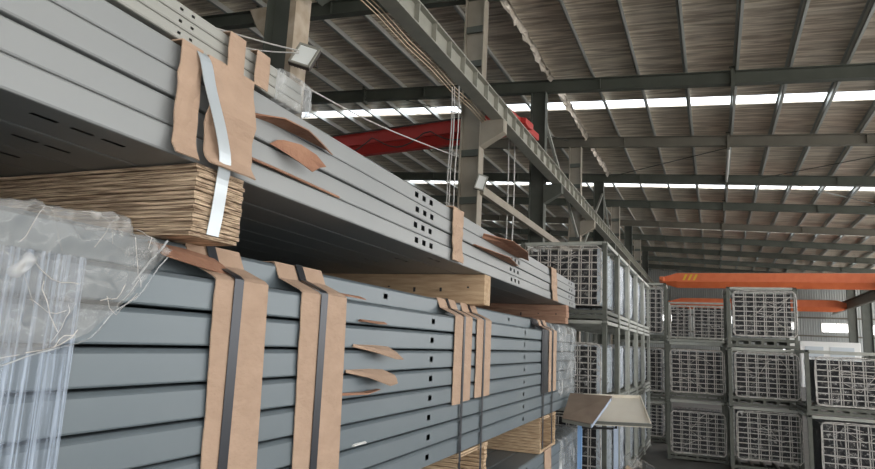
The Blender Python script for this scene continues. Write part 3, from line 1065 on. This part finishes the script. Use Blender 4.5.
flap([((f, 2.40, 1.255), (f + .012, 2.40, 1.258)), ((f, 2.50, 1.255), (f + .015, 2.50, 1.259))], M['white'], 'tiny pale paper scrap in a low gap of the lower pack', .006)
flap([((f - .05, 2.22, LTOP - .09), (f - .02, 2.20, LTOP - .085)), ((f - .04, 2.4, LTOP - .085), (f + .01, 2.42, LTOP - .095))], M['card_dark'],
     'dark scrap on the ledge above the second cardboard pair')
flap([((f - .10, 1.32, LTOP - .02), (f - .02, 1.30, LTOP - .06)), ((f - .10, 1.45, LTOP - .02), (f - .01, 1.42, LTOP - .075)), ((f - .10, 1.58, LTOP - .03), (f - .03, 1.60, LTOP - .085))], M['card_dark'],
     'dark folded cardboard end tucked below the chipboard block')


# ---- plastic wraps
def wrap(name, m, a, b, res, bulge, label=None, parent=None, seed=0, r=.04, faces='xyz'):
    rr = random.Random(seed)
    A, B = Vector(a), Vector(b)
    c = (A + B) / 2
    h = (B - A) / 2
    bm = bmesh.new()
    bmesh.ops.create_cube(bm, size=2)
    bmesh.ops.subdivide_edges(bm, edges=bm.edges, cuts=res, use_grid_fill=True)
    ph = [rr.uniform(0, 9) for _ in range(6)]
    rad = min(r, min(h) * .8)
    for v in bm.verts:
        p = Vector((v.co.x * h.x, v.co.y * h.y, v.co.z * h.z))
        inner = Vector((max(-h.x + rad, min(h.x - rad, p.x)), max(-h.y + rad, min(h.y - rad, p.y)), max(-h.z + rad, min(h.z - rad, p.z))))
        d = p - inner
        nrm = d.normalized() if d.length > 1e-6 else Vector((0, 0, 1))
        q = inner + nrm * rad
        w = bulge * (math.sin(q.y * 17 + ph[0] + q.z * 5) * .35 + math.sin(q.z * 13 + ph[1] - q.x * 9) * .35 + rr.uniform(-.5, .5))
        v.co = c + q + nrm * w
    me = bpy.data.meshes.new(name)
    bm.to_mesh(me)
    bm.free()
    for p in me.polygons:
        p.use_smooth = True
    me.materials.append(M[m])
    o = bpy.data.objects.new(name, me)
    COL.objects.link(o)
    if parent:
        o.parent = parent
    if label:
        tag(o, label, 'plastic wrap')
    return o


wrap('plastic_wrap', 'film_end', (FX - .35, 1.70, UT + .002), (FX + .012, 1.905, T2 + .008), 8, .004, 'crinkled plastic wrap over the end of the thin channels', seed=3, r=.02)
wrap('plastic_wrap', 'film_end', (FX - 1.2, 6.85, 1.16), (FX + .02, 7.93, LTOP - .01), 14, .010, 'plastic wrap around the far end of the lower pack', seed=4, r=.06)
wrap('plastic_wrap', 'film_end', (FX - 1.2, 6.95, FLOOR + .12), (FX + .02, 8.34, .735), 14, .012, 'plastic wrap around the end of the bottom pack beside the trays', seed=5, r=.06)

# big crumpled film hanging from the near corner
from mathutils import noise as mn


def interp(tab, t):
    for i in range(len(tab) - 1):
        if t <= tab[i + 1][0]:
            a, b = tab[i], tab[i + 1]
            k = (t - a[0]) / (b[0] - a[0])
            return a[1] + (b[1] - a[1]) * max(0, k)
    return tab[-1][1]


top = [(.60, 1.935), (.80, 1.940), (.88, 1.948), (1.02, 1.960), (1.12, 1.950), (1.20, 1.930), (1.27, 1.900)]
bot = [(.60, 1.60), (.85, 1.614), (.975, 1.639), (1.07, 1.677), (1.17, 1.764), (1.27, 1.880)]
mb = MB()
nu, nv = 110, 90
for i in range(nu + 1):
    y = .60 + .67 * i / nu
    zt, z0 = interp(top, y), interp(bot, y)
    for j in range(nv + 1):
        t = j / nv
        if t < .62:
            s = t / .62
            z = z0 + (zt - z0) * s
            x = FX + .016 + .040 * math.sin(s * math.pi * .55) * (1 - .5 * max(0, (y - 1.1) / .17))
        else:
            s = (t - .62) / .38
            z = zt - .035 * s
            x = FX + .016 + .040 * .76 - s * .42
        v = Vector((x * 7, y * 11, z * 9))
        rf = (1 - abs(mn.noise(v)) * 2.2) * .020 + (1 - abs(mn.noise(v * 2.7 + Vector((3, 1, 2)))) * 2) * .009 + mn.noise(v * 6) * .003 - .016
        rf *= min(1, (1.30 - y) / .12)
        mb.v.append((max(x + rf, FX + .004) if t < .6 else x + rf, y, z + rf * .5))
for i in range(nu):
    for j in range(nv):
        a = i * (nv + 1) + j
        mb.f.append((a, a + 1, a + nv + 2, a + nv + 1))
o = mb.build('plastic_sheet', M['film_drape'], smooth=True)
tag(o, 'big crumpled clear plastic sheet draped over the near corner of the lower pack', 'plastic sheet')
# its thick rolled rim
rim = []
for i in range(30):
    y = .60 + .67 * i / 29
    rim.append((FX + .03 + .006 * math.sin(i * 1.3), y, interp(bot, y) - .002 + .006 * math.sin(i * .9)))
mr = MB()
mr.tube(rim, .0018, 6)
mr.build('rolled_rim', M['film_end'], o)
mr = MB()
mr.tube([(FX + .030, 1.165, 1.80), (FX + .040, 1.20, 1.86), (FX + .04, 1.235, 1.90), (FX + .03, 1.262, 1.925)], .003, 6)
mr.build('twisted_fold', M['film_end'], o)
cr = MB()
rr = random.Random(5)
for q in range(20):
    y = rr.uniform(.76, 1.20)
    zlo_, zhi_ = interp(bot, y), interp(top, y)
    z = rr.uniform(zlo_ + .02, zhi_ - .02)
    dy, dz = rr.uniform(-.10, .10), rr.uniform(-.14, .14)
    pts = []
    for k in range(6):
        t_ = k / 5
        yy = min(1.22, max(.62, y + dy * t_ + .012 * math.sin(t_ * 4 + q)))
        zz = min(interp(top, yy) - .01, max(interp(bot, yy) + .01, z + dz * t_ + .012 * math.sin(t_ * 5 + q * 2)))
        pts.append((FX + .046 + .004 * math.sin(k * 2 + q), yy, zz))
    cr.tube(pts, rr.uniform(.0005, .0013), 4)
cr.build('crease', M['film_fold'], o)
# vertical stretch film around the near end
mb = MB()
nu, nv = 40, 30
for i in range(nu + 1):
    y = .55 + .50 * i / nu
    for j in range(nv + 1):
        z = 1.0 + .85 * j / nv
        mb.v.append((FX + .010 + .005 * math.sin(y * 190) + .003 * math.sin(y * 71 + z * 3), y + .012 * (z - 1.4), z))
for i in range(nu):
    for j in range(nv):
        a = i * (nv + 1) + j
        mb.f.append((a, a + 1, a + nv + 2, a + nv + 1))
o = mb.build('stretch_film_band', M['film_strand'], smooth=True)
tag(o, 'vertical band of stretched film strands on the lower pack below the crumpled sheet', 'stretch film')


# ================================================================== RACKS WITH WRAPPED WIRE DECKS
def rack_frame(x0, x1, y0, y1, z0, z1, label, m='rack', top=True, inhall=False, base=.13):
    t = empty('stacking_rack', (x0, y0, z0))
    w, dd = x1 - x0, y1 - y0
    p = .055
    H = z1 - z0
    for (px, py) in ((0, 0), (w - p, 0), (0, dd - p), (w - p, dd - p)):
        a = MB()
        a.box((px, py, 0), (px + p, py + p, H))
        a.box((px - .012, py - .012, 0), (px + p + .012, py + p + .012, .03))
        a.box((px - .008, py - .008, H - .05), (px + p + .008, py + p + .008, H - .03))
        a.build('post', M[m], t)
    b = MB()
    for zz in (.02, base - .04):
        b.box((p, .005, zz), (w - p, .05, zz + .045))
        b.box((p, dd - .05, zz), (w - p, dd - .005, zz + .045))
        b.box((.005, p, zz), (.05, dd - p, zz + .045))
        b.box((w - .05, p, zz), (w - .005, dd - p, zz + .045))
    for k in range(5):
        xx = p + (w - 2 * p) * (k + .5) / 5
        b.box((xx - .02, .01, .05), (xx + .02, dd - .01, base - .01))
    b.build('base_frame', M[m], t)
    if top:
        c = MB()
        c.box((0, .005, H - .045), (w, .05, H - .002))
        c.box((0, dd - .05, H - .045), (w, dd - .005, H - .002))
        c.box((.005, 0, H - .045), (.05, dd, H - .002))
        c.box((w - .05, 0, H - .045), (w - .005, dd, H - .002))
        c.build('top_frame', M['rack_pale'] if m == 'rack' else M[m], t)
    if inhall:
        hall(t)
    return tag(t, label, 'rack', 'stacked steel racks')


def deck_mesh(name, w, h, nx, nz, r=.0068):
    mb = MB()
    for i in range(nx + 1):
        x = w * i / nx
        mb.box((x - r, -r, 0), (x + r, r, h))
        if 0 < i < nx:
            mb.box((x + .030 - r * .6, -r, 0), (x + .030 + r * .6, r, h))
    for j in range(nz + 1):
        z = h * j / nz
        mb.box((0, -r, z - r), (w, r, z + r))
    me = bpy.data.meshes.new(name)
    me.from_pydata(mb.v, [], mb.f)
    me.update()
    return me


DECKS = {}


def bundle(x0, x1, y0, y1, z0, z1, label, nx=6, nz=9, mt='wire', seed=0, filmm='film', inhall=False, nd=1, side=False, bulge=.010):
    t = empty('wire_deck_bundle', (x0, y0, z0))
    w, dd, h = x1 - x0, y1 - y0, z1 - z0
    rr = random.Random(seed)
    key = (round(w, 2), round(h, 2), nx, nz)
    if key not in DECKS:
        DECKS[key] = {}
    if mt not in DECKS[key]:
        me = deck_mesh('wire_deck', w - .04, h - .03, nx, nz)
        me.materials.append(M[mt])
        DECKS[key][mt] = me
    me = DECKS[key][mt]
    for k in range(nd):
        o = bpy.data.objects.new('wire_deck', me)
        COL.objects.link(o)
        o.parent = t
        o.location = (.02 + (rr.uniform(-.03, .03) if k else 0), .03 + .05 * k, .012 + (rr.uniform(-.01, .01) if k else 0))
        o.rotation_euler.y = rr.uniform(-.008, .008)
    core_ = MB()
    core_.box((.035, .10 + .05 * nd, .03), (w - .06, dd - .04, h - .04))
    core_.build('deck_shade_core', M['dark_core'], t)  # near-black box stands in for the shade among the packed decks
    if side:
        # folded edge flanges of the decks seen from the aisle
        s = MB()
        n = 9
        for k in range(n):
            y = .05 + (dd - .1) * k / (n - 1)
            s.box((w - .05, y - .028, .01), (w - .012 + rr.uniform(-.006, .006), y + .028 + rr.uniform(-.01, 0), h - .02 - rr.uniform(0, .05)))
        for k in range(8):
            z = .06 + (h - .1) * k / 8
            s.box((w - .055, .03, z), (w - .02, dd - .03, z + h / 8 - .018))
        s.build('edge_flanges', M['panel_grey'], t)
    f_ = wrap('stretch_film', filmm, (0, 0, 0), (w, dd, h), 14, bulge, None, t, seed, .04)
    fe = MB()
    c_ = .05
    loop = [(c_, 0), (w / 2, .008), (w - c_, 0), (w, c_), (w + .006, h / 2), (w, h - c_), (w - c_, h), (w / 2, h + rr.uniform(0, .02)), (c_, h), (0, h - c_), (-.004, h / 2), (0, c_), (c_, 0)]
    pts = []
    for (xa, za), (xb, zb__) in zip(loop[:-1], loop[1:]):
        for q in range(4):
            pts.append((xa + (xb - xa) * q / 4 + rr.uniform(-.004, .004), -.012, za + (zb__ - za) * q / 4 + rr.uniform(-.004, .004)))
    pts.append(pts[0])
    fe.tube(pts, .008, 5)
    for q in range(5):
        x0_, z0_ = rr.uniform(.05, w * .5), rr.uniform(.1, h - .1)
        fe.tube([(x0_, -.014, z0_), (x0_ + w * .22, -.018, z0_ + rr.uniform(-.12, .12)), (x0_ + w * .42, -.014, z0_ + rr.uniform(-.2, .2))], .0035, 4)
    fe.build('film_fold', M['film_fold'], t)
    if inhall:
        hall(t)
    return tag(t, label, 'wire bundle', 'film-wrapped bundles of wire decks')


# near rack row beside the aisle (on the hall's axes)
LS = [8.40, 9.62, 10.84, 12.06, 13.28]
for i, y in enumerate(LS):
    nm = ['nearest', 'second', 'third', 'fourth', 'last'][i]
    for k, (za, zb_, b0, b1) in enumerate([(FLOOR, .93, FLOOR + .14, .84), (.93, 2.06, 1.10, 1.76), (2.06, 3.10, 2.25, 3.03)]):
        lv = ['floor', 'middle', 'top'][k]
        rack_frame(-2.42, -1.26, y, y + 1.16, za, zb_, 'green grey steel rack at %s level of the aisle row, %s along' % (lv, nm), inhall=True,
                   m='rack' if i == 0 else 'rack_pale')
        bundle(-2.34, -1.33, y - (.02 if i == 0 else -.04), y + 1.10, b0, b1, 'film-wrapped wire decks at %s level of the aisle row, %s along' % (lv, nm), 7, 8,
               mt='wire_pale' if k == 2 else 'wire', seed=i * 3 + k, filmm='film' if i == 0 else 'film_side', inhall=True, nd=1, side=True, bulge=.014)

# rack stack A, behind the aisle row
yA = 15.0
for k, (za, zb_, b0, b1) in enumerate([(FLOOR, .63, FLOOR + .14, .57), (.63, 1.93, .84, 1.77), (1.93, 3.22, 2.12, 3.12)]):
    lv = ['floor', 'middle', 'top'][k]
    rack_frame(-1.62, -.47, yA, yA + 1.2, za, zb_, 'steel rack at %s level of the stack half hidden by the aisle row' % lv)
    bundle(-1.56, -.55, yA + .02, yA + 1.1, b0, b1, 'wire deck bundle at %s level of the half hidden stack past the aisle row' % lv, 7, 9, seed=20 + k)
# stack B
yB = 13.0
for k, (za, zb_, b0, b1) in enumerate([(FLOOR, .83, FLOOR + .13, .63), (.83, 1.90, .97, 1.76)]):
    lv = ['floor', 'upper'][k]
    rack_frame(-.42, .62, yB, yB + 1.1, za, zb_, 'steel rack at %s level of the two-high stack next to the aisle end' % lv)
    bundle(-.35, .58, yB - .02, yB + 1.0, b0, b1, 'wire deck bundle at %s level of the two-high stack' % lv, 6, 9, mt='wire_pale' if k else 'wire', seed=30 + k)
# stack C, three high
yC = 12.0
for k, (za, zb_, b0, b1) in enumerate([(FLOOR, .86, FLOOR + .27, .79), (.86, 1.83, 1.02, 1.76), (1.83, 2.86, 2.03, 2.79)]):
    lv = ['floor', 'middle', 'top'][k]
    rack_frame(.60, 1.67, yC, yC + 1.1, za, zb_, 'steel rack at %s level of the three-high stack standing tallest' % lv, base=.16)
    bundle(.70, 1.65, yC - .03, yC + 1.0, b0, b1, 'wire deck bundle at %s level of the tallest free stack' % lv, 6, 9, seed=40 + k)
# stack D, at the frame edge
yD = 11.0
for k, (za, zb_, b0, b1) in enumerate([(FLOOR, .88, FLOOR + .13, .80), (.88, 1.83, 1.03, 1.73)]):
    lv = ['floor', 'upper'][k]
    rack_frame(1.60, 2.72, yD, yD + 1.15, za, zb_, 'dark steel rack at %s level of the stack nearest the bright windows' % lv)
    bundle(1.72 if k else 1.76, 2.66, yD - .03, yD + 1.05, b0, b1, 'loosely wrapped wire deck bundle at %s level under the bright windows' % lv, 6, 8, seed=50 + k, bulge=.014)
# stack E behind B
yE = 17.0
for k, (za, zb_) in enumerate([(FLOOR, .9), (.9, 1.96), (1.96, 2.95)]):
    rack_frame(-.52, .95, yE, yE + 1.2, za, zb_, ['lowest rack of the far stack seen over the two-high one', 'middle rack of the far stack behind the two-high one', 'top rack of the far stack holding two dim bundles'][k], m='rack_pale')
bundle(-.45, .03, yE, yE + 1.0, 2.06, 2.86, 'narrow dim wire deck bundle in the far top rack', 3, 9, mt='wire', seed=61)
bundle(.10, .90, yE, yE + 1.0, 2.06, 2.86, 'wider dim wire deck bundle in the far top rack', 5, 9, mt='wire', seed=62)


# ================================================================== TRAYS ON A STAND
def tray(name, c, lip, th, m_in, m_out, label, rims):
    """c: front-left, front-right, back-right, back-left corners"""
    P = [Vector(p) for p in c]
    nrm = (P[1] - P[0]).cross(P[3] - P[0]).normalized()
    t = empty(name, tuple(P[0]))
    def slabq(q, dn, mm, nm):
        mb = MB()
        q = [p - P[0] for p in q]
        mb.add(q + [p + dn for p in q], [(0, 3, 2, 1), (4, 5, 6, 7), (0, 1, 5, 4), (1, 2, 6, 5), (2, 3, 7, 6), (3, 0, 4, 7)])
        return mb.build(nm, M[mm], t)
    slabq(P, -nrm * th, m_in, 'tray_bottom')
    cen = sum(P, Vector()) / 4
    for i in range(4):
        a, b = P[i], P[(i + 1) % 4]
        inn = (cen - (a + b) / 2).normalized() * .012
        slabq([a, b, b + inn, a + inn], nrm * lip - nrm * 0, rims[i], 'rim')
    return tag(t, label, 'tray')


def px(u, v, y):
    d = M3 @ Vector((u - 437.5, -(v - 234.5), -632.0))
    k = y / d.y
    return Vector((0, 0, 1.7)) + d * k


tray('steel_tray', [px(590, 424, 7.2), px(652, 427, 7.2), px(641, 398, 7.9), px(583, 396, 7.9)], .032, .01, 'tray_in', 'tray_out',
     'open grey steel tray with a sand coloured inside, tilted on the stand', ['tray_out', 'tray_in', 'tray_in', 'tray_out'])
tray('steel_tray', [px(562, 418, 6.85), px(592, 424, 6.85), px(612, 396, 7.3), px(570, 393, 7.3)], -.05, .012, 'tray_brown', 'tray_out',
     'brown bottomed tray with its lit side coloured pale blue resting over the grey one', ['tray_out', 'pale_blue', 'dark_core', 'dark_core'])  # right rim carries its daylight as a pale blue colour
st_ = empty('display_stand', (-.95, 7.5, FLOOR))
def leg(a, b, m):
    mb = MB()
    mb.bar(Vector(a) - st_.location, Vector(b) - st_.location, .045)
    mb.build('leg', M[m], st_)
tl = px(580, 427, 7.28)
tr_ = px(616, 430, 7.28)
leg((tl.x, 7.28, FLOOR), (tl.x, 7.28, .86), 'blue_steel')
leg((tr_.x, 7.28, FLOOR), (tr_.x, 7.28, .86), 'pale_blue')
leg((tl.x * 1.078, 7.85, FLOOR), (tl.x * 1.078, 7.85, 1.02), 'blue_steel')
leg((tr_.x * 1.078, 7.85, FLOOR), (tr_.x * 1.078, 7.85, 1.02), 'pale_blue')
mb = MB()
for a, b in (((tl.x, 7.28, .84), (tr_.x, 7.28, .86)), ((tl.x, 7.28, .84), (tl.x * 1.078, 7.85, 1.02)), ((tr_.x, 7.28, .86), (tr_.x * 1.078, 7.85, 1.02))):
    mb.bar(Vector(a) - st_.location, Vector(b) - st_.location, .022)
mb.build('top_frame', M['dark_core'], st_)
tag(st_, 'blue legged steel stand carrying the two trays beside the packs', 'stand')
# tilted parcel under film between the legs
t = empty('wrapped_parcel', (-.90, 8.0, FLOOR))
mb = MB()
mb.box((-.16, -.12, 0), (.16, .12, .62), Matrix.Rotation(.55, 3, 'Y'), (0, 0, 0))
mb.build('boards', M['timber'], t, bevel=.004)
f_ = wrap('clear_film', 'film', (-.19, -.15, .0), (.19, .15, .78), 8, .012, None, t, 77, .03)
f_.rotation_euler.y = .5
tag(t, 'pale boards in clear film leaning below the trays', 'parcel')

# white machine far down the hall
t = empty('white_machine', (7.0, 52, FLOOR))
mb = MB()
mb.box((-1.5, -1, 0), (2.1, 1, 3.15))
mb.build('cabinet', M['white'], t, bevel=.05)
mb = MB()
mb.box((-1.2, -1.05, 2.1), (-.1, -1.0, 2.8))
mb.box((.3, -1.05, 2.1), (1.7, -1.0, 2.8))
mb.build('side_panel', M['panel_grey'], t)
mb = MB()
mb.box((-2.1, -.8, 0), (-1.5, .8, 3.5))
mb.build('tower', M['white'], t, bevel=.04)
hall(t, 'white machine housing standing below the end wall windows', 'machine')
